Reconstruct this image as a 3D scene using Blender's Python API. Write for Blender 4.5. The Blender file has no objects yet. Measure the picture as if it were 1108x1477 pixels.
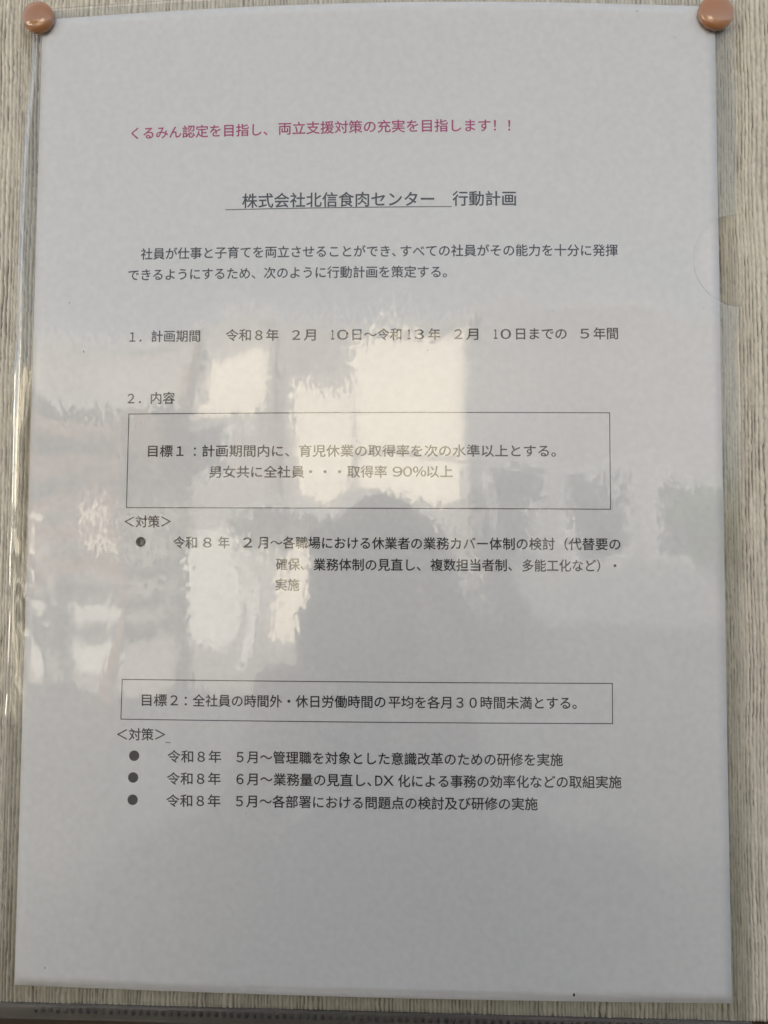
import bpy, bmesh, math, random
import numpy as np
from mathutils import Vector, Matrix, noise
random.seed(7)
scene = bpy.context.scene
C = scene.collection
R = math.radians
ZC = 1.60                       # height of the centre of the notice above the ground, metres

# ------------------------------------------------------------------ camera
CP = np.array([0.0123, -0.0195, 0.2318])        # seen from the sheet: right, up, out of the wall
ROTV = np.array([5.23e-2, 3.50e-2, 4.4e-3])
F_PX, PW, PH = 1110.0, 1108.0, 1477.0
def rot(r):
    a = np.linalg.norm(r); k = r/a
    K = np.array([[0,-k[2],k[1]],[k[2],0,-k[0]],[-k[1],k[0],0]])
    return np.eye(3)+np.sin(a)*K+(1-np.cos(a))*K@K
RM = rot(ROTV)
TOW = np.array([[1,0,0],[0,0,-1],[0,1,0]], float)   # sheet frame -> world
cam = bpy.data.cameras.new('camera'); co = bpy.data.objects.new('camera', cam); C.objects.link(co)
M = Matrix((TOW@RM).tolist()).to_4x4(); M.translation = Vector((CP[0], -CP[2], CP[1]+ZC))
co.matrix_world = M
cam.sensor_fit = 'HORIZONTAL'; cam.sensor_width = 36; cam.lens = 36*F_PX/PW
cam.clip_start = 0.01; cam.clip_end = 500
cam.dof.use_dof = True; cam.dof.focus_distance = 0.231; cam.dof.aperture_fstop = 26
scene.camera = co

# ------------------------------------------------------------------ sky, sun, exposure
SUN_EL, SUN_AZ = R(36), R(-24)          # the sun stands behind the wall, a little to the left
world = bpy.data.worlds.new('World'); scene.world = world; world.use_nodes = True
wn = world.node_tree.nodes; wl = world.node_tree.links
sky = wn.new('ShaderNodeTexSky'); sky.sky_type = 'NISHITA'; sky.sun_disc = False
sky.sun_elevation = SUN_EL; sky.sun_rotation = SUN_AZ
sky.air_density = 1.0; sky.dust_density = 4.0; sky.ozone_density = 1.0
hs = wn.new('ShaderNodeHueSaturation'); hs.inputs['Saturation'].default_value = 0.36     # thin white veil over the whole sky
wl.new(sky.outputs[0], hs.inputs['Color']); wl.new(hs.outputs[0], wn['Background'].inputs[0]); wn['Background'].inputs[1].default_value = 0.07
sl = bpy.data.lights.new('sun', 'SUN'); sl.energy = 5.0; sl.angle = R(0.5); sl.color = (1, 0.93, 0.82)
so = bpy.data.objects.new('sun', sl); C.objects.link(so)
sd = Vector((math.sin(SUN_AZ)*math.cos(SUN_EL), math.cos(SUN_AZ)*math.cos(SUN_EL), math.sin(SUN_EL)))  # towards the sun
so.rotation_euler = sd.to_track_quat('Z', 'Y').to_euler()
scene.view_settings.view_transform = 'Standard'; scene.view_settings.look = 'None'
scene.view_settings.exposure = 2.12; scene.view_settings.gamma = 1
scene.cycles.transparent_max_bounces = 24; scene.cycles.max_bounces = 8
scene.cycles.caustics_reflective = False; scene.cycles.caustics_refractive = False

# ------------------------------------------------------------------ helpers
def tag(o, label=None, cat=None, group=None, kind=None):
    if label: o['label'] = label
    if cat: o['category'] = cat
    if group: o['group'] = group
    if kind: o['kind'] = kind
    return o
def link(name, me, mat=None, parent=None, smooth=False):
    o = bpy.data.objects.new(name, me); C.objects.link(o)
    if mat: me.materials.append(mat)
    if smooth: me.polygons.foreach_set('use_smooth', [True]*len(me.polygons))
    if parent:
        o.parent = parent
        o.matrix_parent_inverse = parent.matrix_basis.inverted()
    return o
def empty(name, loc):
    o = bpy.data.objects.new(name, None); C.objects.link(o); o.location = loc; o.empty_display_size = 0.05
    bpy.context.view_layer.update(); return o
def bm_obj(name, bm, mat, parent=None, smooth=False):
    me = bpy.data.meshes.new(name); bm.to_mesh(me); bm.free()
    return link(name, me, mat, parent, smooth)
def box(bm, x0, x1, y0, y1, z0, z1, bev=0):
    r = bmesh.ops.create_cube(bm, size=1, matrix=Matrix.Translation(((x0+x1)/2,(y0+y1)/2,(z0+z1)/2)) @ Matrix.Diagonal((x1-x0,y1-y0,z1-z0,1)))
    if bev:
        es = list({e for v in r['verts'] for e in v.link_edges})
        bmesh.ops.bevel(bm, geom=es, offset=bev, segments=2, affect='EDGES', profile=0.5)
def box_obj(name, mat, parent, *b, bev=0.0):
    bm = bmesh.new(); box(bm, *b, bev=bev); return bm_obj(name, bm, mat, parent)
def cyl(bm, p, q, r0, r1, n=12):
    p, q = Vector(p), Vector(q); d = q-p
    m = Matrix.Translation((p+q)/2) @ d.to_track_quat('Z','Y').to_matrix().to_4x4()
    bmesh.ops.create_cone(bm, cap_ends=True, segments=n, radius1=r0, radius2=r1, depth=d.length, matrix=m)
def ball(bm, p, r, sc=(1,1,1), u=16, v=10, rotm=None):
    m = Matrix.Translation(p) @ (rotm.to_4x4() if rotm else Matrix()) @ Matrix.Diagonal((r*sc[0], r*sc[1], r*sc[2], 1))
    bmesh.ops.create_uvsphere(bm, u_segments=u, v_segments=v, radius=1, matrix=m)
def grid_mesh(name, V):                       # V: rows x cols x 3
    h, w = V.shape[:2]
    me = bpy.data.meshes.new(name)
    idx = np.arange(h*w).reshape(h, w)
    q = np.stack([idx[:-1,:-1], idx[1:,:-1], idx[1:,1:], idx[:-1,1:]], -1).reshape(-1, 4)
    me.vertices.add(h*w); me.vertices.foreach_set('co', V.reshape(-1).astype(np.float32))
    me.loops.add(q.size); me.loops.foreach_set('vertex_index', q.reshape(-1).astype(np.int32))
    me.polygons.add(len(q)); me.polygons.foreach_set('loop_start', np.arange(0, q.size, 4, dtype=np.int32))
    me.polygons.foreach_set('loop_total', np.full(len(q), 4, dtype=np.int32))
    me.polygons.foreach_set('use_smooth', np.ones(len(q), dtype=bool))
    me.update(calc_edges=True); me.validate()
    return me
def W(x, y, z):                               # sheet frame (metres) -> world
    return (x, -z, y+ZC)
def Wn(x, y, z): return np.stack([x, -z, y+ZC], -1)

# value noise for numpy
_rs = np.random.RandomState(5)
_tab = _rs.rand(256, 256)
def vn(x, y, seed=0):
    x = np.asarray(x, float)+seed*17.31; y = np.asarray(y, float)+seed*9.77
    xi = np.floor(x).astype(int); yi = np.floor(y).astype(int); fx = x-xi; fy = y-yi
    fx = fx*fx*(3-2*fx); fy = fy*fy*(3-2*fy)
    t = lambda a, b: _tab[a % 256, b % 256]
    return (t(xi,yi)*(1-fx)+t(xi+1,yi)*fx)*(1-fy)+(t(xi,yi+1)*(1-fx)+t(xi+1,yi+1)*fx)*fy

# ------------------------------------------------------------------ materials
class NT:
    def __init__(s, name):
        s.m = bpy.data.materials.new(name); s.m.use_nodes = True
        s.t = s.m.node_tree; s.n = s.t.nodes; s.b = s.n['Principled BSDF']; s.out = s.n['Material Output']
    def add(s, ty, **kw):
        nd = s.n.new(ty)
        for k, v in kw.items():
            if hasattr(nd, k): setattr(nd, k, v)
        return nd
    def l(s, a, b): s.t.links.new(a, b)
def simple(name, col, rough=0.6, metal=0.0, var=0.12, scale=6.0, bump=0.0):
    t = NT(name)
    t.b.inputs['Roughness'].default_value = rough; t.b.inputs['Metallic'].default_value = metal
    co_ = t.add('ShaderNodeTexCoord'); nz = t.add('ShaderNodeTexNoise'); nz.inputs['Scale'].default_value = scale; nz.inputs['Detail'].default_value = 5
    t.l(co_.outputs['Object'], nz.inputs['Vector'])
    rp = t.add('ShaderNodeValToRGB')
    rp.color_ramp.elements[0].position = 0.3; rp.color_ramp.elements[1].position = 0.7
    rp.color_ramp.elements[0].color = tuple(c*(1-var) for c in col)+(1,); rp.color_ramp.elements[1].color = tuple(min(1,c*(1+var)) for c in col)+(1,)
    t.l(nz.outputs['Fac'], rp.inputs['Fac']); t.l(rp.outputs['Color'], t.b.inputs['Base Color'])
    if bump:
        b = t.add('ShaderNodeBump'); b.inputs['Distance'].default_value = bump; b.inputs['Strength'].default_value = 0.6
        t.l(nz.outputs['Fac'], b.inputs['Height']); t.l(b.outputs['Normal'], t.b.inputs['Normal'])
    return t.m

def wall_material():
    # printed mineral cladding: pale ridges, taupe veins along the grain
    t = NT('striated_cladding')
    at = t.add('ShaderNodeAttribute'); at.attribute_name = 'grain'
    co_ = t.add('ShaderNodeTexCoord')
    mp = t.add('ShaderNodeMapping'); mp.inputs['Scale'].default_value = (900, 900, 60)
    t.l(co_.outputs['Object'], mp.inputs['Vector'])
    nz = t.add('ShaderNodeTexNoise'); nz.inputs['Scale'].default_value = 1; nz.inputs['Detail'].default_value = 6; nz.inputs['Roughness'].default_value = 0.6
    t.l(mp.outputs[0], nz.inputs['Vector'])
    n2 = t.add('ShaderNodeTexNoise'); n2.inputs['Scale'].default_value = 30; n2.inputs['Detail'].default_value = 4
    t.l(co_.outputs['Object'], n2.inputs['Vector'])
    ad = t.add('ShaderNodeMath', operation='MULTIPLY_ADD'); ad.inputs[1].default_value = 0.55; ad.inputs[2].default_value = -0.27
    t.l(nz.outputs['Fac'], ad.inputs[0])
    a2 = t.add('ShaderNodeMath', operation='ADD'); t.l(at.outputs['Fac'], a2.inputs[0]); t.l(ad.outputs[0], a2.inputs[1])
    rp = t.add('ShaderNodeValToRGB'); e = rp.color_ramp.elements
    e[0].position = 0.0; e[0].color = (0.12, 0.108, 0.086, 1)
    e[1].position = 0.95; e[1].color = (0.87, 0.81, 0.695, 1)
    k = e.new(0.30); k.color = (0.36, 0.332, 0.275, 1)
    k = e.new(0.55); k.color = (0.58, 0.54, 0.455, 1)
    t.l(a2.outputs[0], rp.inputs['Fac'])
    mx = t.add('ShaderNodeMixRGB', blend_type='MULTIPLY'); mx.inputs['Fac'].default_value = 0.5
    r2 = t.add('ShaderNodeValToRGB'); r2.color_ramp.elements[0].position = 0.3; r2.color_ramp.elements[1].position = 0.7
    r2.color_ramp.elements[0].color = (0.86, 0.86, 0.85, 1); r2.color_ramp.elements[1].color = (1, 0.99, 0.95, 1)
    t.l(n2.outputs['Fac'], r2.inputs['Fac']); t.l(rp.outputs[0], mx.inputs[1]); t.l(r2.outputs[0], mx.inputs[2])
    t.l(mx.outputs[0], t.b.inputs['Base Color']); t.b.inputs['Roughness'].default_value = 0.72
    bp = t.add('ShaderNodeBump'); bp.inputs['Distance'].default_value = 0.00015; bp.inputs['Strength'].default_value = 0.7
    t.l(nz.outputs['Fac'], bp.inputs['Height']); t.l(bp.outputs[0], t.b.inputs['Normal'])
    return t.m

def film_material(name, haze, ripple, rough=0.02, tint=(1,1,0.995), f0=0.045):
    # clear polypropylene film: Fresnel reflection over straight transmission with a little milky haze
    t = NT(name); t.n.remove(t.b)
    co_ = t.add('ShaderNodeTexCoord'); ge = t.add('ShaderNodeNewGeometry')
    def nvec(scale, amp, detail, stretch=(1,1,1)):
        mp = t.add('ShaderNodeMapping'); mp.inputs['Scale'].default_value = stretch
        t.l(co_.outputs['Object'], mp.inputs['Vector'])
        nz = t.add('ShaderNodeTexNoise'); nz.inputs['Scale'].default_value = scale; nz.inputs['Detail'].default_value = detail
        t.l(mp.outputs[0], nz.inputs['Vector'])
        s = t.add('ShaderNodeVectorMath', operation='SUBTRACT'); s.inputs[1].default_value = (.5,.5,.5)
        t.l(nz.outputs['Color'], s.inputs[0])
        m = t.add('ShaderNodeVectorMath', operation='SCALE'); m.inputs['Scale'].default_value = amp
        t.l(s.outputs[0], m.inputs[0]); return m
    big = nvec(30, 0.040*ripple, 1.5, (1, 1, 0.5))
    fine = nvec(850, 0.066*ripple, 2.0, (1, 1, 0.55))
    # the fine crinkle comes and goes over the sheet
    mk = t.add('ShaderNodeTexNoise'); mk.inputs['Scale'].default_value = 16; mk.inputs['Detail'].default_value = 2
    t.l(co_.outputs['Object'], mk.inputs['Vector'])
    mr = t.add('ShaderNodeMapRange'); mr.inputs['From Min'].default_value = 0.42; mr.inputs['From Max'].default_value = 0.62; mr.inputs['To Min'].default_value = 0.3
    t.l(mk.outputs['Fac'], mr.inputs['Value'])
    fs = t.add('ShaderNodeVectorMath', operation='SCALE'); t.l(fine.outputs[0], fs.inputs[0]); t.l(mr.outputs[0], fs.inputs['Scale'])
    a1 = t.add('ShaderNodeVectorMath', operation='ADD'); t.l(big.outputs[0], a1.inputs[0]); t.l(fs.outputs[0], a1.inputs[1])
    a2 = t.add('ShaderNodeVectorMath', operation='ADD'); t.l(a1.outputs[0], a2.inputs[0]); t.l(ge.outputs['Normal'], a2.inputs[1])
    nn = t.add('ShaderNodeVectorMath', operation='NORMALIZE'); t.l(a2.outputs[0], nn.inputs[0])
    lw = t.add('ShaderNodeLayerWeight'); lw.inputs['Blend'].default_value = 0.5
    pw = t.add('ShaderNodeMath', operation='POWER'); pw.inputs[1].default_value = 5; t.l(lw.outputs['Facing'], pw.inputs[0])
    fr = t.add('ShaderNodeMath', operation='MULTIPLY_ADD'); fr.inputs[1].default_value = 0.93; fr.inputs[2].default_value = f0
    t.l(pw.outputs[0], fr.inputs[0])
    gl = t.add('ShaderNodeBsdfGlossy'); gl.inputs['Roughness'].default_value = rough; gl.inputs['Color'].default_value = (1,1,1,1)
    t.l(nn.outputs[0], gl.inputs['Normal'])
    g2_ = t.add('ShaderNodeBsdfGlossy'); g2_.inputs['Roughness'].default_value = rough*3.2+0.03; t.l(nn.outputs[0], g2_.inputs['Normal'])
    gm = t.add('ShaderNodeMixShader'); gm.inputs[0].default_value = 0.28; t.l(gl.outputs[0], gm.inputs[1]); t.l(g2_.outputs[0], gm.inputs[2]); gl = gm
    tr = t.add('ShaderNodeBsdfTransparent'); tr.inputs['Color'].default_value = tuple(tint)+(1,)
    df = t.add('ShaderNodeBsdfDiffuse'); df.inputs['Color'].default_value = (0.8, 0.8, 0.78, 1)
    tl = t.add('ShaderNodeBsdfTranslucent'); tl.inputs['Color'].default_value = (0.8, 0.8, 0.78, 1)
    m0 = t.add('ShaderNodeMixShader'); m0.inputs[0].default_value = 0.5; t.l(df.outputs[0], m0.inputs[1]); t.l(tl.outputs[0], m0.inputs[2])
    m1 = t.add('ShaderNodeMixShader'); m1.inputs[0].default_value = haze; t.l(tr.outputs[0], m1.inputs[1]); t.l(m0.outputs[0], m1.inputs[2])
    m2 = t.add('ShaderNodeMixShader'); t.l(fr.outputs[0], m2.inputs[0]); t.l(m1.outputs[0], m2.inputs[1]); t.l(gl.outputs[0], m2.inputs[2])
    t.l(m2.outputs[0], t.out.inputs['Surface'])
    return t.m

def paper_material():
    t = NT('copy_paper'); t.b.inputs['Roughness'].default_value = 0.85
    t.b.inputs['Specular IOR Level'].default_value = 0.25
    co_ = t.add('ShaderNodeTexCoord'); nz = t.add('ShaderNodeTexNoise'); nz.inputs['Scale'].default_value = 500; nz.inputs['Detail'].default_value = 4
    t.l(co_.outputs['Object'], nz.inputs['Vector'])
    rp = t.add('ShaderNodeValToRGB'); rp.color_ramp.elements[0].color = (0.75,0.755,0.775,1); rp.color_ramp.elements[1].color = (0.81,0.815,0.835,1)
    rp.color_ramp.elements[0].position = 0.3; rp.color_ramp.elements[1].position = 0.7
    t.l(nz.outputs['Fac'], rp.inputs['Fac']); t.l(rp.outputs[0], t.b.inputs['Base Color'])
    return t.m
M_wall = wall_material()
M_film = film_material('clear_film_front', 0.012, 1.0, 0.028)
M_filmb = film_material('clear_film_back', 0.04, 0.6, 0.08, (0.84, 0.84, 0.81), 0.02)
M_fold = film_material('folded_film', 0.03, 1.0, 0.03, (0.98, 0.98, 0.97), 0.24)
M_weld = film_material('welded_film', 0.07, 1.0, 0.12)
M_stud = film_material('pressed_film', 0.01, 2.0, 0.08, (0.35, 0.35, 0.34))
M_edge = film_material('cut_film_edge', 0.30, 0.0, 0.2, (0.35, 0.35, 0.36))
M_paper = paper_material()
M_ink = simple('black_ink', (0.014, 0.016, 0.020), 0.7, var=0.1, scale=300)
M_red = simple('magenta_ink', (0.40, 0.012, 0.14), 0.7, var=0.06, scale=300)
M_speck = simple('dirt_speck', (0.03, 0.028, 0.025), 0.8)

# ------------------------------------------------------------------ wall
# relief of the cladding: fine vertical ridges with ragged edges and cracks
def relief(X, Y):
    mx, my = X*1000, Y*1000                       # mm
    wob = (vn(mx*0.05, my*0.035, 1)-0.5)*1.1 + (vn(mx*0.9, my*0.45, 2)-0.5)*0.34 + (vn(mx*0.2, my*0.0, 12)-0.5)*2.2
    u = (mx + wob)/1.12; k = np.floor(u); f = u-k
    prof = 1-np.abs(2*f-1)**2.6                                   # rounded ridge between two grooves
    depth = 0.35+0.65*vn(k*3.7, my*0.035, 3)                      # each groove fades in and out along its length
    fray = vn(u*2.7, my*0.9, 6)-0.5; grit = vn(mx*3.3, my*2.1, 8)-0.5
    h = 0.80*(prof*depth+(1-depth)*0.62) + 0.16*vn(k*5.3, my*0.05, 4) + 0.26*fray + 0.24*grit
    crack = np.clip((vn(k*2.1, my*0.12, 9)-0.66)*6, 0, 1)*np.clip((0.30-np.minimum(f, 1-f))*6, 0, 1)
    h = 0.08+0.92*h - crack*0.35
    return np.clip(h, 0, 1)

WZ = -0.0016                                  # ridge tops of the wall behind the folder
PX0, PX1, PZ0, PZ1 = -0.215, 0.215, -0.1545, 0.2255     # relief patch, sheet frame
nx, nz_ = 1500, 420
gx, gz = np.meshgrid(np.linspace(PX0, PX1, nx), np.linspace(PZ1, PZ0, nz_))
hh = relief(gx, gz)
V = Wn(gx, gz, WZ-0.0010*(1-hh))
V = np.concatenate([V, V[-1:]+np.array([0, 0.006, 0])], 0); hh = np.concatenate([hh, hh[-1:]], 0)   # lower lip
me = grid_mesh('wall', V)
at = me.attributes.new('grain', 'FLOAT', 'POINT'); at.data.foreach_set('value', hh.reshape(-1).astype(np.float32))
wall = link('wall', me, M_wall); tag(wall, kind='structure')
M_plain = simple('plain_cladding', (0.36, 0.34, 0.28), 0.75, var=0.18, scale=40, bump=0.0008)
bm = bmesh.new(); yf = -WZ+0.0003
box(bm, -3.2, PX0, yf, 0.06, ZC+PZ0, 2.9); box(bm, PX1, 2.2, yf, 0.06, ZC+PZ0, 2.9)
box(bm, PX0, PX1, yf, 0.06, ZC+PZ1, 2.9); box(bm, -3.2, 2.2, 0.0602, 0.20, 0, 2.9)
bm_obj('wall_panels', bm, M_plain)['kind'] = 'structure'
M_trim = simple('dark_brown_wood', (0.036, 0.023, 0.010), 0.6, var=0.3, scale=90, bump=0.0003)
box_obj('wall_base_board', M_trim, None, -3.2, 2.2, 0.0052, 0.0598, ZC-0.26, ZC-0.1548, bev=0.0008)['kind'] = 'structure'
box_obj('wall_lower_panel', M_plain, None, -3.2, 2.2, 0.0062, 0.0596, 0.0, ZC-0.2602)['kind'] = 'structure'

# ------------------------------------------------------------------ notice sheet and its folder
FL, FR, FT, FB = -0.1093, 0.1107, 0.1515, -0.1540
def bulge(x, y):                               # how far the hanging sheets bow off the wall, metres
    u = np.clip((np.asarray(x)-FL)/(FR-FL), 0, 1); v = np.clip((np.asarray(y)+0.1485)/0.297, 0, 1.02)
    amp = 0.0018 + 0.0010*v + 0.0022*v**3
    return amp*np.sin(np.pi*u)
def sheet_xy(px, py):                          # point of the sheet read off the photograph
    d = RM@np.array([(px-PW/2)/F_PX, -(py-PH/2)/F_PX, -1.0]); z = 0.0
    for _ in range(4):
        q = CP+d*((z-CP[2])/d[2]); z = float(bulge(q[0], q[1]))
    return q[0], q[1]
nxp, nyp = 71, 100
gx, gy = np.meshgrid(np.linspace(-0.105, 0.105, nxp), np.linspace(0.1485, -0.1485, nyp))
sheet = link('notice_sheet', grid_mesh('notice_sheet', Wn(gx, gy, bulge(gx, gy))), M_paper)
md = sheet.modifiers.new('thickness', 'SOLIDIFY'); md.thickness = 0.0001; md.offset = -1
tag(sheet, 'white A4 sheet of printed Japanese text inside the clear folder', 'notice')
INK = 0.00005
def place_verts(vs, me):
    for v, p in zip(me.vertices, vs):
        v.co = W(p[0], p[1], float(bulge(p[0], p[1]))+INK)
def text_seg(s):
    cu = bpy.data.curves.new('t', 'FONT'); cu.body = s; cu.size = 1; cu.resolution_u = 3; cu.fill_mode = 'BOTH'
    cu.offset = 0.0
    o = bpy.data.objects.new('t', cu); C.objects.link(o)
    dg = bpy.context.evaluated_depsgraph_get(); dg.update()
    me = bpy.data.meshes.new_from_object(o.evaluated_get(dg)); bpy.data.objects.remove(o); return me
def line(name, em, segs, mat=None, label=None):
    bm = bmesh.new()
    for s, xa, ya, xb, yb in segs:
        me = text_seg(s); n = len(me.vertices); a = np.empty(n*3); me.vertices.foreach_get('co', a); a = a.reshape(-1, 3)
        x0, x1 = a[:,0].min(), a[:,0].max()
        A = np.array(sheet_xy(xa, ya)); B = np.array(sheet_xy(xb, yb)); d = B-A; L = np.linalg.norm(d); d /= L; nrm = np.array([-d[1], d[0]])
        sx = L/(x1-x0); sy = em/1000*FONT_SCALE
        P = A + np.outer((a[:,0]-x0)*sx, d) + np.outer((a[:,1]-FONT_MID)*sy, nrm)
        w = em/1000*0.015                       # strokes are a little heavier than the font's: four shifted passes
        for i, (ox, oy) in enumerate(((w,0),(-w,0),(0,w),(0,-w))):
            zz = bulge(P[:,0], P[:,1])+INK+i*4e-6
            me.vertices.foreach_set('co', Wn(P[:,0]+ox, P[:,1]+oy, zz).reshape(-1)); bm.from_mesh(me)
        bpy.data.meshes.remove(me)
    o = bm_obj(name, bm, mat or M_ink, sheet)
    if label: o['label'] = label
    return o
FONT_SCALE, FONT_MID = 1.0, 0.38
line('headline', 4.2, [('くるみん認定を目指し、',190,192.6,386,186.7), ('両立支援対策の充実を目指します！！',402,185.6,736,180.7)], M_red, 'magenta line of Japanese text')
line('title', 4.9, [('株式会社北信食肉センター',349.6,289.9,626,286.8), ('行動計画',653,286.3,744,286)], None, 'largest black line of text')
line('body_text', 3.9, [('社員が仕事と子育てを両立させることができ、',203.4,366.5,571,362), ('すべての社員がその能力を十分に発揮',578,362,891,361)])
line('body_text', 3.9, [('できるようにするため、',185.4,396.8,368.4,394), ('次のように行動計画を策定する。',381,393.6,644.7,391.9)])
line('body_text', 3.9, [('１．',187.2,485.9,204.2,485.9), ('計画期間',218.6,485,288.6,484.4), ('令和８年',325.8,483.5,401.6,483), ('２月',421.5,483,455.4,482.8),
     ('１',477.8,482.6,482.2,482.6), ('０',486.5,482.6,502.7,482.6), ('日～',508.5,482.4,543.5,482.3), ('令和',544.7,482.1,579,482), ('１',588,482,592.3,482), ('３',597.8,482,611.5,482), ('年',618.3,482,635,482),
     ('２月',655.5,481.8,689.8,481.7), ('１',712.6,481.6,717.4,481.6), ('０',722.3,481.6,737,481.5), ('日までの',744.7,481.4,817.3,481.2), ('５',837,481,849.7,481), ('年間',856.2,481,891.3,480.8)])
line('section_heading', 3.9, [('２．',184.3,574.7,203.4,574.6), ('内容',217.9,574.2,252.2,574)])
line('goal_text', 3.9, [('目標１',213.9,650.5,264.8,650.4), ('：',280,650.4,282.5,650.4), ('計画期間内に、',291.9,650.3,417.1,650.3), ('育児休業の取得率を次の水準以上とする。',431.6,650.3,801.7,650.3)])
line('goal_text', 3.9, [('男女共に全社員',302.3,680.5,438.8,680.5), ('・・・',446,680.3,492.2,680.3), ('取得率',501.3,680.2,558,680.2), ('９',566.4,680,580.4,680), ('０',581.7,680,594.2,680), ('％',596,680,614.5,680), ('以上',616,680,653,680)])
line('measures_heading', 3.9, [('＜対策＞',179.6,752.4,246.8,752)])
line('measure_text', 3.9, [('令和',250.4,782.4,283.6,782.4), ('８',293.3,782.4,305.2,782.4), ('年',315,782.4,331.2,782.4), ('２',350.7,782.4,363.7,782.4),
     ('月～各職場における休業者の',372,782.4,608.6,783.8), ('業務カバー体制の検討（代替要の',611,783.8,894.9,784.9)])
line('measure_text', 3.9, [('確保、',398,813.7,438.8,813.9), ('業務体制の見直し、',452.5,814.2,606.8,814.8), ('複数担当者制、',621.2,814.8,738.6,815.2), ('多能工化など）・',753.7,815.6,889.1,815.9)])
line('measure_text', 3.9, [('実施',397.6,843.2,431.6,843.4)])
line('goal_text', 3.9, [('目標２',204.9,1009.6,256.5,1010), ('：',266.6,1010,269.5,1010), ('全社員の時間外・休日労働時間の',278.2,1010.3,556,1012.4), ('平均を各月３０時間未満とする。',560.6,1012.6,831.7,1014)])
line('measures_heading', 3.9, [('＜対策＞',169,1059.1,238.4,1059.4)])
line('measure_text', 3.9, [('令和８年',242,1091,319,1091.4), ('５月～管理職を対象とした意識改革のための研修を実施',341.3,1091.7,811.8,1095.9)])
line('measure_text', 3.9, [('令和８年',241,1122.8,318.2,1123.2), ('６月～業務量の見直し、',341.3,1123.5,535.6,1125.6), ('Ｄ',541.5,1125.8,551.8,1125.9), ('Ｘ',553.2,1125.8,567.8,1125.9), ('化による事務の効率化などの取組実施',574.3,1126.3,896.3,1128)])
line('measure_text', 3.9, [('令和８年',240.3,1154.8,317.9,1155.1), ('５月～各部署における問題点の検討及び研修の実施',340.3,1155.3,775.4,1159.6)])
def strip(bm, p, q, w):                        # printed rule between two points, width in metres
    A = np.array(sheet_xy(*p)); B = np.array(sheet_xy(*q)); d = (B-A)/np.linalg.norm(B-A); n = np.array([-d[1], d[0]])*w/2
    A = A-d*w/2; B = B+d*w/2; N = 40; prev = None
    for i in range(N+1):
        c = A+(B-A)*i/N
        a = [bm.verts.new(W(*(c+s*n), float(bulge(*c))+INK)) for s in (1, -1)]
        if prev: bm.faces.new((prev[0], prev[1], a[1], a[0]))
        prev = a
bm = bmesh.new(); strip(bm, (325.8,302.6), (651,298), 0.00027); bm_obj('title_underline', bm, M_ink, sheet)
bm = bmesh.new(); strip(bm, (239.5,1071), (245.8,1071.2), 0.0002); bm_obj('underline_mark', bm, M_ink, sheet)
for cs in ([(186,597.2),(879.4,595.4),(880.8,734.5),(182.5,732.3)], [(176.4,979.9),(883.3,985.8),(883.7,1043.8),(174.5,1037.3)]):
    bm = bmesh.new()
    for i in range(4): strip(bm, cs[i], cs[(i+1)%4], 0.00026)
    bm_obj('text_box_outline', bm, M_ink, sheet)
def disc(name, px, py, r, mat, n=20, squash=1.0):
    x, y = sheet_xy(px, py); bm = bmesh.new()
    bm.faces.new([bm.verts.new(W(x+r*math.cos(a), y+r*squash*math.sin(a), float(bulge(x, y))+INK+2e-5)) for a in [2*math.pi*i/n for i in range(n)]])
    return bm_obj(name, bm, mat, sheet)
for px, py, r in ((203,781.6,.00150), (193.7,1090,.00156), (192.2,1121.4,.00156), (191.5,1153.5,.00156)): disc('bullet', px, py, r, M_ink)
bm = bmesh.new()
for px, py, r, q in ((100.5,437,.00022,.8), (121,507,.00018,2.2), (828,1435,.00032,1.6), (919,16,.00016,1), (973,54,.00012,1.2), (233,40,.0001,1), (617,505,.00014,1), (798,448,.00012,1), (1013,38,.0001,1), (147,83,.0001,1), (24,1125,.00012,1), (1015,444,.00014,1), (355,1173,.00013,1), (65,1396,.00016,1.5)):
    x, y = sheet_xy(px, py)
    bmesh.ops.create_uvsphere(bm, u_segments=8, v_segments=5, radius=1, matrix=Matrix.Translation(W(x, y, float(bulge(x, y))+0.0001)) @ Matrix.Diagonal((r, 0.00008, r*q, 1)))
bm_obj('dirt_specks', bm, M_speck, sheet)['kind'] = 'stuff'

# --- folder (thing > sheets, fold, weld, studs)
folder = empty('clear_folder', W(0, FB-0.0043, -0.0005))
tag(folder, 'clear plastic folder with thumb notch holding the white notice, pinned on the wall', 'folder')
def left_edge(y):                              # the fold wanders a little, more where it is crumpled
    y = np.asarray(y)*1000
    return FL + (vn(y*0.035, y*0, 21)-0.5)*0.0008 + 0.0024*np.exp(-((y-145)/34.0)**2)
def crumple(y):
    y = np.asarray(y)*1000
    return np.exp(-((y+45)/38.0)**2) + 0.8*np.exp(-((y-33)/12.0)**2)
def front_z(x, y):
    x = np.asarray(x); y = np.asarray(y); X, Y = x*1000, y*1000
    d = (x-left_edge(y))*1000
    z = bulge(x, y) + 0.00032
    z = z + 0.00032*(vn(X*0.021, Y*0.016, 31)) + 0.00010*vn(X*0.07, Y*0.045, 32) + 0.00010*vn(X*0.085+Y*0.012, Y*0.007, 35)
    edge = np.clip((X-105)/4.0, 0, 1); z = z - 0.00045*edge
    gap = 0.0004+0.0007*vn(Y*0.05, Y*0, 33)
    z = z + gap*(1+0.8*crumple(y))*np.exp(-np.clip(d, 0, None)/2.6)
    z = z + crumple(y)*np.exp(-np.clip(d, 0, None)/4.0)*0.0012*(vn(X*0.30, Y*0.12+X*0.08, 34)-0.5)
    bot = np.clip((y-FB)/0.010, 0, 1); bot = bot*bot*(3-2*bot)
    return -0.0005+ (z+0.0005)*bot
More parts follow.
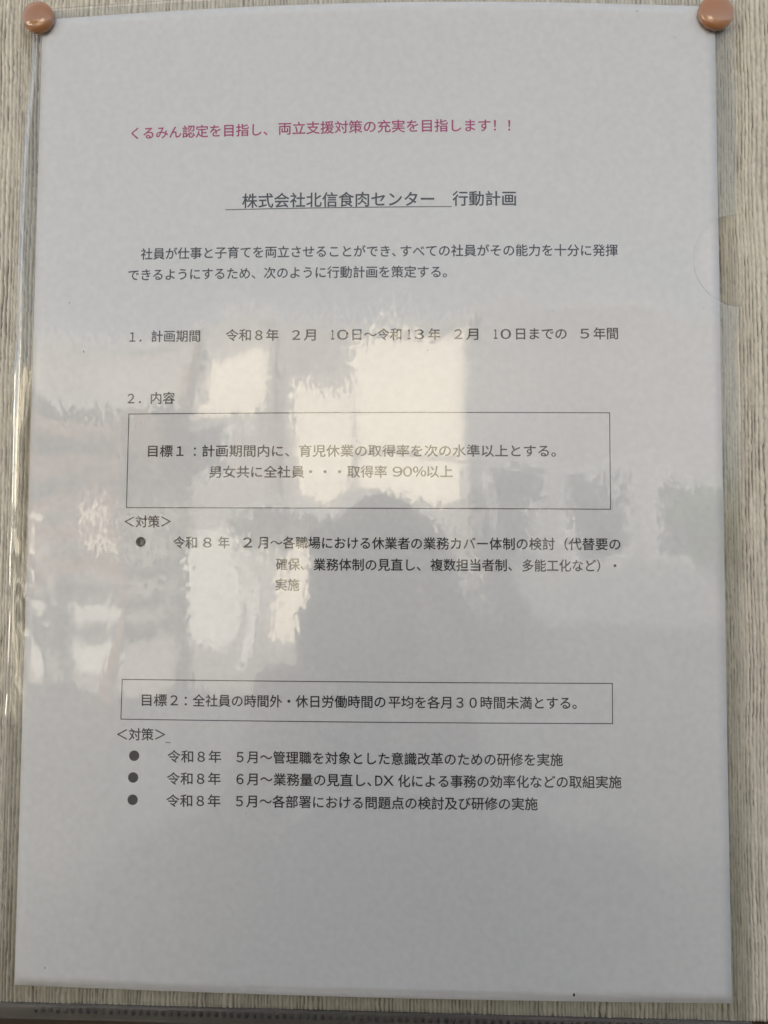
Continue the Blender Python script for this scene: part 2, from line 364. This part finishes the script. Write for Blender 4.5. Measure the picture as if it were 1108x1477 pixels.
def back_z(x, y):
    x = np.asarray(x); y = np.asarray(y)
    bot = np.clip((y-FB)/0.010, 0, 1); bot = bot*bot*(3-2*bot)
    z = bulge(x, y)-0.00045
    return -0.0008+(z+0.0008)*bot
NC, NR = np.array([0.1110, 0.0690]), 0.0141
yy = np.unique(np.concatenate([np.linspace(FT, FB, 300), np.linspace(NC[1]+NR+.002, NC[1]-NR-.002, 90), NC[1]+NR-np.geomspace(1e-5, 3e-3, 14), NC[1]-NR+np.geomspace(1e-5, 3e-3, 14)]))[::-1]
def film_grid(zf, notch, left=True):
    le = left_edge(yy); re = np.full(len(yy), FR)
    if notch:
        k = np.abs(yy-NC[1]) < NR
        re[k] = NC[0]-np.sqrt(NR**2-(yy[k]-NC[1])**2)
    xs = []
    t1 = np.linspace(0, 1, 26)**1.0; t2 = np.linspace(0, 1, 90)[1:]; t3 = np.linspace(0, 1, 34)[1:]
    xa = np.full(len(yy), -0.102); xb = np.full(len(yy), 0.0945)
    g = np.concatenate([le[:,None]+(xa-le)[:,None]*t1, xa[:,None]+(xb-xa)[:,None]*t2, xb[:,None]+(re-xb)[:,None]*t3], 1)
    Y = np.repeat(yy[:,None], g.shape[1], 1)
    return g, Y, zf(g, Y)
g, Y, Z = film_grid(front_z, True)
fr_ = link('front_sheet', grid_mesh('front_sheet', Wn(g, Y, Z)), M_film, folder); fr_['label'] = 'front film with a half-round thumb notch at its right edge'
fr_.data.materials.append(M_edge); md = fr_.modifiers.new('thickness', 'SOLIDIFY'); md.thickness = 0.00018; md.offset = 1; md.material_offset_rim = 1
g2, Y2, Z2 = film_grid(back_z, False)
bk = link('back_sheet', grid_mesh('back_sheet', Wn(g2, Y2, Z2)), M_filmb, folder)
# fold: half round joining front and back along the left
th = np.linspace(math.pi/2, 3*math.pi/2, 11)
zf, zb, le = Z[:,0], Z2[:,0], left_edge(yy); rr = (zf-zb)/2; cc = (zf+zb)/2
gx = le[:,None]+rr[:,None]*np.cos(th)*1.0; gzz = cc[:,None]+rr[:,None]*np.sin(th)
link('fold', grid_mesh('fold', Wn(gx, np.repeat(yy[:,None], 11, 1), gzz)[:, ::-1]), M_fold, folder)
# welded bottom seam with its row of pressed studs
ws = np.linspace(FL, FR, 140); wy = np.array([FB, FB-0.0006, FB-0.0037, FB-0.0043])
gx, gy = np.meshgrid(ws, wy); gz = np.repeat(np.array([[-0.0005],[-0.00035],[-0.00035],[-0.0006]]), 140, 1) + 0.00006*vn(gx*400, gy*300, 41)
wl_ = link('weld_seam', grid_mesh('weld_seam', Wn(gx, gy, gz)), M_weld, folder)
md = wl_.modifiers.new('thickness', 'SOLIDIFY'); md.thickness = 0.0003; md.offset = 1
bm = bmesh.new(); bmesh.ops.create_uvsphere(bm, u_segments=10, v_segments=6, radius=1, matrix=Matrix.Diagonal((0.00068, 0.00026, 0.00085, 1)))
stud_me = bpy.data.meshes.new('stud'); bm.to_mesh(stud_me); bm.free(); stud_me.materials.append(M_stud)
for p in stud_me.polygons: p.use_smooth = True
n = 0; x = -0.0985
while x < 0.106:
    o = bpy.data.objects.new('stud', stud_me); C.objects.link(o); o.parent = folder; o.matrix_parent_inverse = folder.matrix_basis.inverted()
    o.location = W(x, FB-0.0017-0.00008*random.random(), -0.0003); x += 0.00225

# ------------------------------------------------------------------ pins
def lathe(name, prof, mat, parent, centre, n=48, tilt=(0, 0)):      # profile (radius, out of the wall)
    bm = bmesh.new(); rings = []
    for r, h in prof:
        rings.append([bm.verts.new((max(r,1e-6)*math.cos(2*math.pi*i/n), -h, max(r,1e-6)*math.sin(2*math.pi*i/n))) for i in range(n)])
    for a, b in zip(rings, rings[1:]):
        for i in range(n): bm.faces.new((a[i], b[i], b[(i+1)%n], a[(i+1)%n]))
    bm.faces.new(rings[0]); bm.faces.new(rings[-1][::-1])
    bmesh.ops.recalc_face_normals(bm, faces=bm.faces)
    bmesh.ops.transform(bm, matrix=Matrix.Translation(centre) @ Matrix.Rotation(tilt[0], 4, 'X') @ Matrix.Rotation(tilt[1], 4, 'Z'), verts=bm.verts)
    return bm_obj(name, bm, mat, parent, True)
t = NT('brown_enamel'); t.b.inputs['Base Color'].default_value = (0.42, 0.18, 0.066, 1); t.b.inputs['Roughness'].default_value = 0.12
t.b.inputs['Coat Weight'].default_value = 1.0; t.b.inputs['Coat Roughness'].default_value = 0.0; t.b.inputs['Coat IOR'].default_value = 1.6
co_ = t.add('ShaderNodeTexCoord'); nz = t.add('ShaderNodeTexNoise'); nz.inputs['Scale'].default_value = 420; nz.inputs['Detail'].default_value = 2
t.l(co_.outputs['Object'], nz.inputs['Vector']); b = t.add('ShaderNodeBump'); b.inputs['Distance'].default_value = 0.00004; b.inputs['Strength'].default_value = 0.12
t.l(nz.outputs['Fac'], b.inputs['Height']); t.l(b.outputs[0], t.b.inputs['Normal']); M_pin = t.m
M_steel = simple('pin_steel', (0.55, 0.54, 0.52), 0.3, 1.0, var=0.05)
def dome(R_, h, skirt):
    pr = [(R_*0.985, 0), (R_, skirt*0.3), (R_, skirt)]
    for i in range(1, 13):
        a = i/12*math.pi/2; pr.append((R_*math.cos(a)**0.9 if i < 12 else 0, skirt+h*math.sin(a)))
    return pr
for px, py, R_, tilt, lab in ((59, 30.5, 0.0050, (0.02, 0.0), 'brown domed pin at the top left corner of the notice, whole cap in view'),
                              (1030, 23.5, 0.00545, (-0.03, 0.05), 'brown domed pin at the top right corner, larger and cut by the picture edge')):
    x, y = sheet_xy(px, py)
    root = empty('domed_pin', W(x, y, -0.0016)); tag(root, lab, 'pin', 'brown domed pins holding the folder')
    zf0 = float(front_z(min(max(x, FL+.001), FR-.001), min(y, FT)))+0.0002
    lathe('cap', dome(R_, 0.0020, 0.0008), M_pin, root, W(x, y, zf0), tilt=tilt)
    lathe('shank', [(0.0006, -0.012), (0.0006, 0.0005), (0.0005, 0.001)], M_steel, root, W(x, y, zf0), n=12)

# ------------------------------------------------------------------ the place in front of the wall (mirrored in the film and pins)
M_asph = simple('asphalt', (0.055, 0.055, 0.057), 0.9, var=0.25, scale=3)
M_conc = simple('concrete', (0.16, 0.155, 0.145), 0.85, var=0.15, scale=2)
box_obj('ground', M_asph, None, -150, 150, -150, 150, -0.5, 0)['kind'] = 'structure'
box_obj('forecourt', M_conc, None, -3.2, 2.2, -1.4, -0.01, 0.004, 0.10, bev=0.01)['kind'] = 'structure'
M_cream = simple('cream_cladding', (0.73, 0.675, 0.555), 0.8, var=0.06, scale=1.5)
M_white = simple('white_paint', (0.54, 0.53, 0.48), 0.8, var=0.06, scale=1.5)
M_taupe = simple('taupe_render', (0.27, 0.25, 0.22), 0.85, var=0.25, scale=0.9)
M_dark = simple('dark_glass', (0.02, 0.024, 0.028), 0.1, var=0.2)
M_frame = simple('white_aluminium', (0.7, 0.7, 0.68), 0.4, var=0.03)
M_roof = simple('grey_roof', (0.30, 0.30, 0.30), 0.7)
M_brown = simple('brown_panel', (0.16, 0.10, 0.06), 0.7)
M_leaf = simple('green_leaves', (0.06, 0.10, 0.03), 0.7, var=0.4, scale=2)
M_bark = simple('bark', (0.10, 0.075, 0.05), 0.9)
M_pole = simple('concrete_pole', (0.30, 0.29, 0.27), 0.8)
HY = -8.0
house = empty('opposite_house', (-1.5, HY, 0)); tag(house, 'cream sunlit house with grey roof, mirrored dimly in the plastic film', 'house')
# the facade with real openings: piers and bands round the windows
bm = bmesh.new()
OPEN = [(-3.0,-2.2,2.2,2.9,'w')]
xs = sorted({-5.2, 1.0, *[v for o in OPEN for v in o[:2]]}); zs = sorted({0.0, 3.9, *[v for o in OPEN for v in o[2:4]]})
for xa, xb in zip(xs, xs[1:]):
    for za, zb in zip(zs, zs[1:]):
        cx, cz = (xa+xb)/2, (za+zb)/2
        if not any(o[0] < cx < o[1] and o[2] < cz < o[3] for o in OPEN): box(bm, xa, xb, HY-0.2, HY, za, zb)
box(bm, -5.2, -5.0, HY-6, HY-0.2, 0, 3.9); box(bm, 0.8, 1.0, HY-6, HY-0.2, 0, 3.9)
bmesh.ops.remove_doubles(bm, verts=bm.verts, dist=1e-5)
bm_obj('wall', bm, M_taupe, house)
for a, b, z0, z1, _ in OPEN:
    f = bmesh.new()
    box(f, a, a+.05, HY-.14, HY-.04, z0, z1); box(f, b-.05, b, HY-.14, HY-.04, z0, z1); box(f, a+.05, b-.05, HY-.14, HY-.04, z1-.05, z1); box(f, a+.05, b-.05, HY-.14, HY-.04, z0, z0+.05)
    w = bm_obj('window', f, M_frame, house); box_obj('pane', M_dark, w, a+.05, b-.05, HY-.10, HY-.09, z0+.05, z1-.05)
for x0, x1, z0, z1, dd, mt in ((-1.41,-.78,2.0,3.3,.03,M_cream), (-.72,.90,2.55,3.80,.05,M_cream), (-.66,.84,2.0,2.50,.035,M_cream), (-2.6,-2.05,2.96,3.6,.02,M_cream), (1.0-.09,1.0-.03,2.0,3.5,.02,M_white), (-1.70,-1.14,.35,1.74,.03,M_cream),
                              (-2.78,-2.15,.45,1.63,.04,M_white), (-4.3,-3.5,.2,1.1,.04,M_white), (-4.6,-3.6,1.5,2.1,.04,M_cream), (-2.04,-1.90,.25,1.75,.05,M_white), (.15,.22,.9,1.9,.09,M_white), (.36,.74,.9,1.85,.02,M_roof)):
    box_obj('cladding_panel', mt, house, x0, x1, HY+.001, HY+dd, z0, z1)
box_obj('awning', M_roof, house, -2.2, 0.6, HY+.003, HY+0.5, 1.78, 1.90)
bm = bmesh.new(); box(bm, -5.5, 1.2, HY-6.3, HY+0.06, 3.9, 4.0, bev=.02); bm_obj('roof', bm, M_roof, house)
box_obj('canopy', M_roof, house, -5.4, -2.9, HY, HY+1.0, 3.05, 3.15)
for k in range(5): box_obj('slat', M_brown, house, -5.0, -3.35, HY+.86, HY+.90, 1.3+.36*k, 1.46+.36*k)
box_obj('downpipe', M_brown, house, -2.93, -2.83, HY+.06, HY+.15, 0.1, 3.85); box_obj('downpipe', M_brown, house, -1.86, -1.80, HY+.06, HY+.12, 1.95, 3.85)
for x in (-4.9, -3.27): box_obj('post', M_brown, house, x-.07, x+.07, HY+.85, HY+.99, 0.0, 3.05)
# neighbour further back, right
h2 = empty('shop_building', (5, -15, 0)); tag(h2, 'pale grey building further back, seen faintly at the right of the film', 'building')
bm = bmesh.new(); box(bm, 1.8, 9, -19, -15, 0, 6.2); bm_obj('wall', bm, simple('grey_render', (0.17, 0.17, 0.175), 0.8, var=.3, scale=.5), h2)
for k in range(4):
    w = box_obj('window', M_frame, h2, 2.4+k*1.6, 3.5+k*1.6, -15.0, -14.96, 1.2, 3.0); box_obj('pane', M_dark, w, 2.46+k*1.6, 3.44+k*1.6, -14.96, -14.95, 1.26, 2.94)
box_obj('roof', M_roof, h2, 1.75, 9.05, -19.2, -14.93, 6.2, 6.3)
# unseen white reflector added left, to brighten glints in the rolled edge and pins
h3 = empty('added_reflector_building', (-14, -10, 0)); tag(h3, 'added white reflector shaped as a long building far left, for glints in the rolled folder edge', 'building')
bm = bmesh.new(); box(bm, -20, -7.2, -15, -10, 0, 4.6); bm_obj('wall', bm, simple('white_render', (0.78, 0.76, 0.70), 0.8, var=.05), h3)
for k in range(5):
    w = box_obj('window', M_frame, h3, -19.4+k*2.4, -18.2+k*2.4, -9.999, -9.95, 1.2, 2.6); box_obj('pane', M_dark, w, -19.33+k*2.4, -18.27+k*2.4, -9.95, -9.94, 1.27, 2.53)
# tree
def tree(x, y, h, r, lab, seed):
    rd = random.Random(seed); root = empty('leafy_tree', (x, y, 0)); tag(root, lab, 'tree')
    bm = bmesh.new(); cyl(bm, (x,y,0), (x+.05,y,h*.55), .12, .07, 10)
    for k in range(6):
        a = k*1.05; cyl(bm, (x+.05,y,h*(.35+.03*k)), (x+r*.6*math.cos(a), y+r*.6*math.sin(a), h*(.62+.05*k)), .045, .015, 6)
    bm_obj('trunk', bm, M_bark, root, True)
    vs, fs = [], []
    cl = [(rd.gauss(0,.45)*r, rd.gauss(0,.45)*r, rd.uniform(-.5,.55)*r*1.2) for _ in range(34)]
    for c in cl:
        for _ in range(150):
            p = Vector((x+c[0]+rd.gauss(0,.13*r), y+c[1]+rd.gauss(0,.13*r), h*.72+c[2]+rd.gauss(0,.11*r)))
            u = Vector((rd.gauss(0,1), rd.gauss(0,1), rd.gauss(0,1))).normalized(); w = u.orthogonal().normalized()*.035; u *= .055
            i = len(vs); vs += [p-u, p+w, p+u, p-w]; fs.append((i,i+1,i+2,i+3))
    me = bpy.data.meshes.new('crown'); me.from_pydata(vs, [], fs); link('crown', me, M_leaf, root)
tree(4.6, -9.5, 2.6, 0.7, 'small leafy tree right of the cream house, seen as a dim patch in the film', 3)
tree(-6.3, -7.6, 4.2, 1.3, 'taller leafy tree left of the cream house, seen dimly in the film', 4)

# ------------------------------------------------------------------ the person taking the picture (mirrored as a dark shape)
M_skin = simple('skin', (0.50, 0.31, 0.22), 0.5, var=0.05, scale=30)
M_jacket = simple('navy_jacket', (0.025, 0.028, 0.04), 0.85, var=0.2, scale=40)
M_trousers = simple('grey_trousers', (0.05, 0.05, 0.055), 0.85, var=0.2, scale=40)
M_hair = simple('black_hair', (0.012, 0.010, 0.009), 0.5, var=0.2, scale=60)
M_phone = simple('black_phone', (0.015, 0.015, 0.017), 0.15)
M_shoe = simple('dark_shoe', (0.03, 0.028, 0.026), 0.6)
M_eye = simple('eye', (0.02, 0.015, 0.012), 0.1)
def remeshed(name, bm, mat, parent, vox, sm=3):
    o = bm_obj(name, bm, mat, parent, True)
    m = o.modifiers.new('merge', 'REMESH'); m.mode = 'VOXEL'; m.voxel_size = vox; m.use_smooth_shade = True
    s = o.modifiers.new('smooth', 'SMOOTH'); s.factor = 0.5; s.iterations = sm
    return o
def limb(bm, pts, rs):
    for (p, q), (a, b) in zip(zip(pts, pts[1:]), zip(rs, rs[1:])):
        cyl(bm, p, q, a, b, 16)
    for p, r in zip(pts, rs): ball(bm, p, r)
px_, py_ = -0.005, -0.425
per = empty('person', (px_, py_, 0.0))
tag(per, 'person in dark jacket holding up a phone, a dim shape in the film', 'person')
hz = 1.475                                     # head centre
bm = bmesh.new()
ball(bm, (px_, py_, hz), 0.105, (0.76, 0.95, 1.12), 24, 16)
ball(bm, (px_, py_+.035, hz-.055), 0.062, (0.9, 1, 1.0)); ball(bm, (px_, py_+.062, hz-.092), 0.022, (1.2,1,.9))      # jaw, chin
cyl(bm, (px_, py_+.098, hz+.012), (px_, py_+.118, hz-.022), .007, .014); ball(bm, (px_, py_+.116, hz-.024), .014, (1.2,.9,.8))  # nose
ball(bm, (px_, py_+.098, hz-.052), .017, (1.5,.6,.32)); ball(bm, (px_, py_+.096, hz-.060), .016, (1.3,.6,.36))      # lips
for s in (-1, 1):
    ball(bm, (px_+s*.082, py_-.002, hz-.005), .026, (.35,.7,1.15)); ball(bm, (px_+s*.032, py_+.088, hz+.022), .017, (1.3,.5,.4))   # ears, brows
cyl(bm, (px_, py_-.01, hz-.06), (px_, py_-.02, hz-.17), .052, .056)                                                # neck
ball(bm, (px_, py_-.02, hz-.30), .15, (1.1,.6,1.0)); ball(bm, (px_, py_-.02, hz-.55), .13, (1.1,.65,1.3))
hands = {1: (0.018, -0.262, ZC-0.132), -1: (-0.053, -0.262, ZC-0.136)}
arms = {}
for s in (-1, 1):
    sh = (px_+s*.20, py_-.02, hz-.20); el = (px_+s*.27, py_+.13, hz-.40); wr = (hands[s][0]+s*.045, hands[s][1]-.05, hands[s][2]-.055)
    arms[s] = (sh, el, wr); limb(bm, [sh, el, wr], [.045, .038, .025])
    hip = (px_+s*.09, py_-.02, hz-.72); kn = (px_+s*.10, py_+.01, .45); an = (px_+s*.105, py_-.01, .10)
    limb(bm, [hip, kn, an], [.075, .055, .038]); limb(bm, [an, (an[0], an[1]+.13, .05)], [.038, .03])
    # palm behind the phone's edge, four fingers round the back, thumb on the screen
    hx, hy, hzz = hands[s]
    limb(bm, [wr, (hx+s*.028, hy-.022, hzz-.015)], [.025, .024]); ball(bm, (hx+s*.026, hy-.012, hzz), .03, (.55,.8,1.25))
    for k in range(4):
        z = hzz+.030-.019*k; L = (.034, .040, .037, .028)[k]
        limb(bm, [(hx+s*.030, hy-.002, z), (hx+s*.018, hy+.020, z+.003), (hx+s*(.018-L*.45), hy+.026, z+.005), (hx+s*(.018-L), hy+.0235, z+.004)], [.0095,.0085,.0078,.0068])
    limb(bm, [(hx+s*.030, hy-.015, hzz-.012), (hx+s*.018, hy-.014, hzz+.018), (hx+s*.002, hy-.008, hzz+.034)], [.012,.010,.0082])
remeshed('body', bm, M_skin, per, 0.005, 3)
bm = bmesh.new()
ball(bm, (px_, py_-.02, hz-.29), .17, (1.38,.72,1.05)); ball(bm, (px_, py_-.02, hz-.50), .17, (1.18,.78,1.3)); ball(bm, (px_, py_-.02, hz-.68), .165, (1.15,.80,.8))
cyl(bm, (px_, py_-.02, hz-.20), (px_, py_-.02, hz-.145), .085, .070)
for s in (-1, 1):
    sh, el, wr = arms[s]; wv = Vector(el).lerp(Vector(wr), .88); limb(bm, [sh, el, wv], [.070, .056, .040])
remeshed('jacket', bm, M_jacket, per, 0.010, 4)
bm = bmesh.new(); ball(bm, (px_, py_-.02, hz-.74), .16, (1.05,.76,.8))
for s in (-1, 1): limb(bm, [(px_+s*.09, py_-.02, hz-.76), (px_+s*.10, py_+.01, .45), (px_+s*.105, py_-.01, .12)], [.098,.075,.058])
remeshed('trousers', bm, M_trousers, per, 0.012, 3)
bm = bmesh.new(); ball(bm, (px_, py_-.018, hz+.022), .114, (.80,.93,1.06), 24, 16)
bmesh.ops.bisect_plane(bm, geom=bm.verts[:]+bm.edges[:]+bm.faces[:], plane_co=(px_, py_+.03, hz+.03), plane_no=Vector((0,.75,-.66)), clear_outer=True)
h = bm_obj('hair', bm, M_hair, per, True); md = h.modifiers.new('t', 'SOLIDIFY'); md.thickness = .008
for s in (-1, 1):
    bm = bmesh.new(); ball(bm, (px_+s*.032, py_+.091, hz+.006), .008, (1.3,.6,.8)); bm_obj('eye', bm, M_eye, per, True)
    bm = bmesh.new(); ball(bm, (px_+s*.105, py_+.05, .045), .055, (.95,2.5,.8)); remeshed('shoe', bm, M_shoe, per, .012, 2)
phone = empty('phone', (-0.019, -0.243, ZC-0.16)); tag(phone, 'black phone held upright in both hands by the person', 'phone')
box_obj('body', M_phone, phone, -0.057, 0.018, -0.2475, -0.2400, ZC-0.162, ZC-0.010, bev=.003)
bm = bmesh.new(); cyl(bm, (CP[0], -0.2400, CP[1]+ZC), (CP[0], -0.2360, CP[1]+ZC), .008, .0078, 24); bm_obj('lens', bm, M_dark, phone, True)
box_obj('screen', M_dark, phone, -0.052, 0.017, -0.2480, -0.24752, ZC-0.158, ZC-0.014)
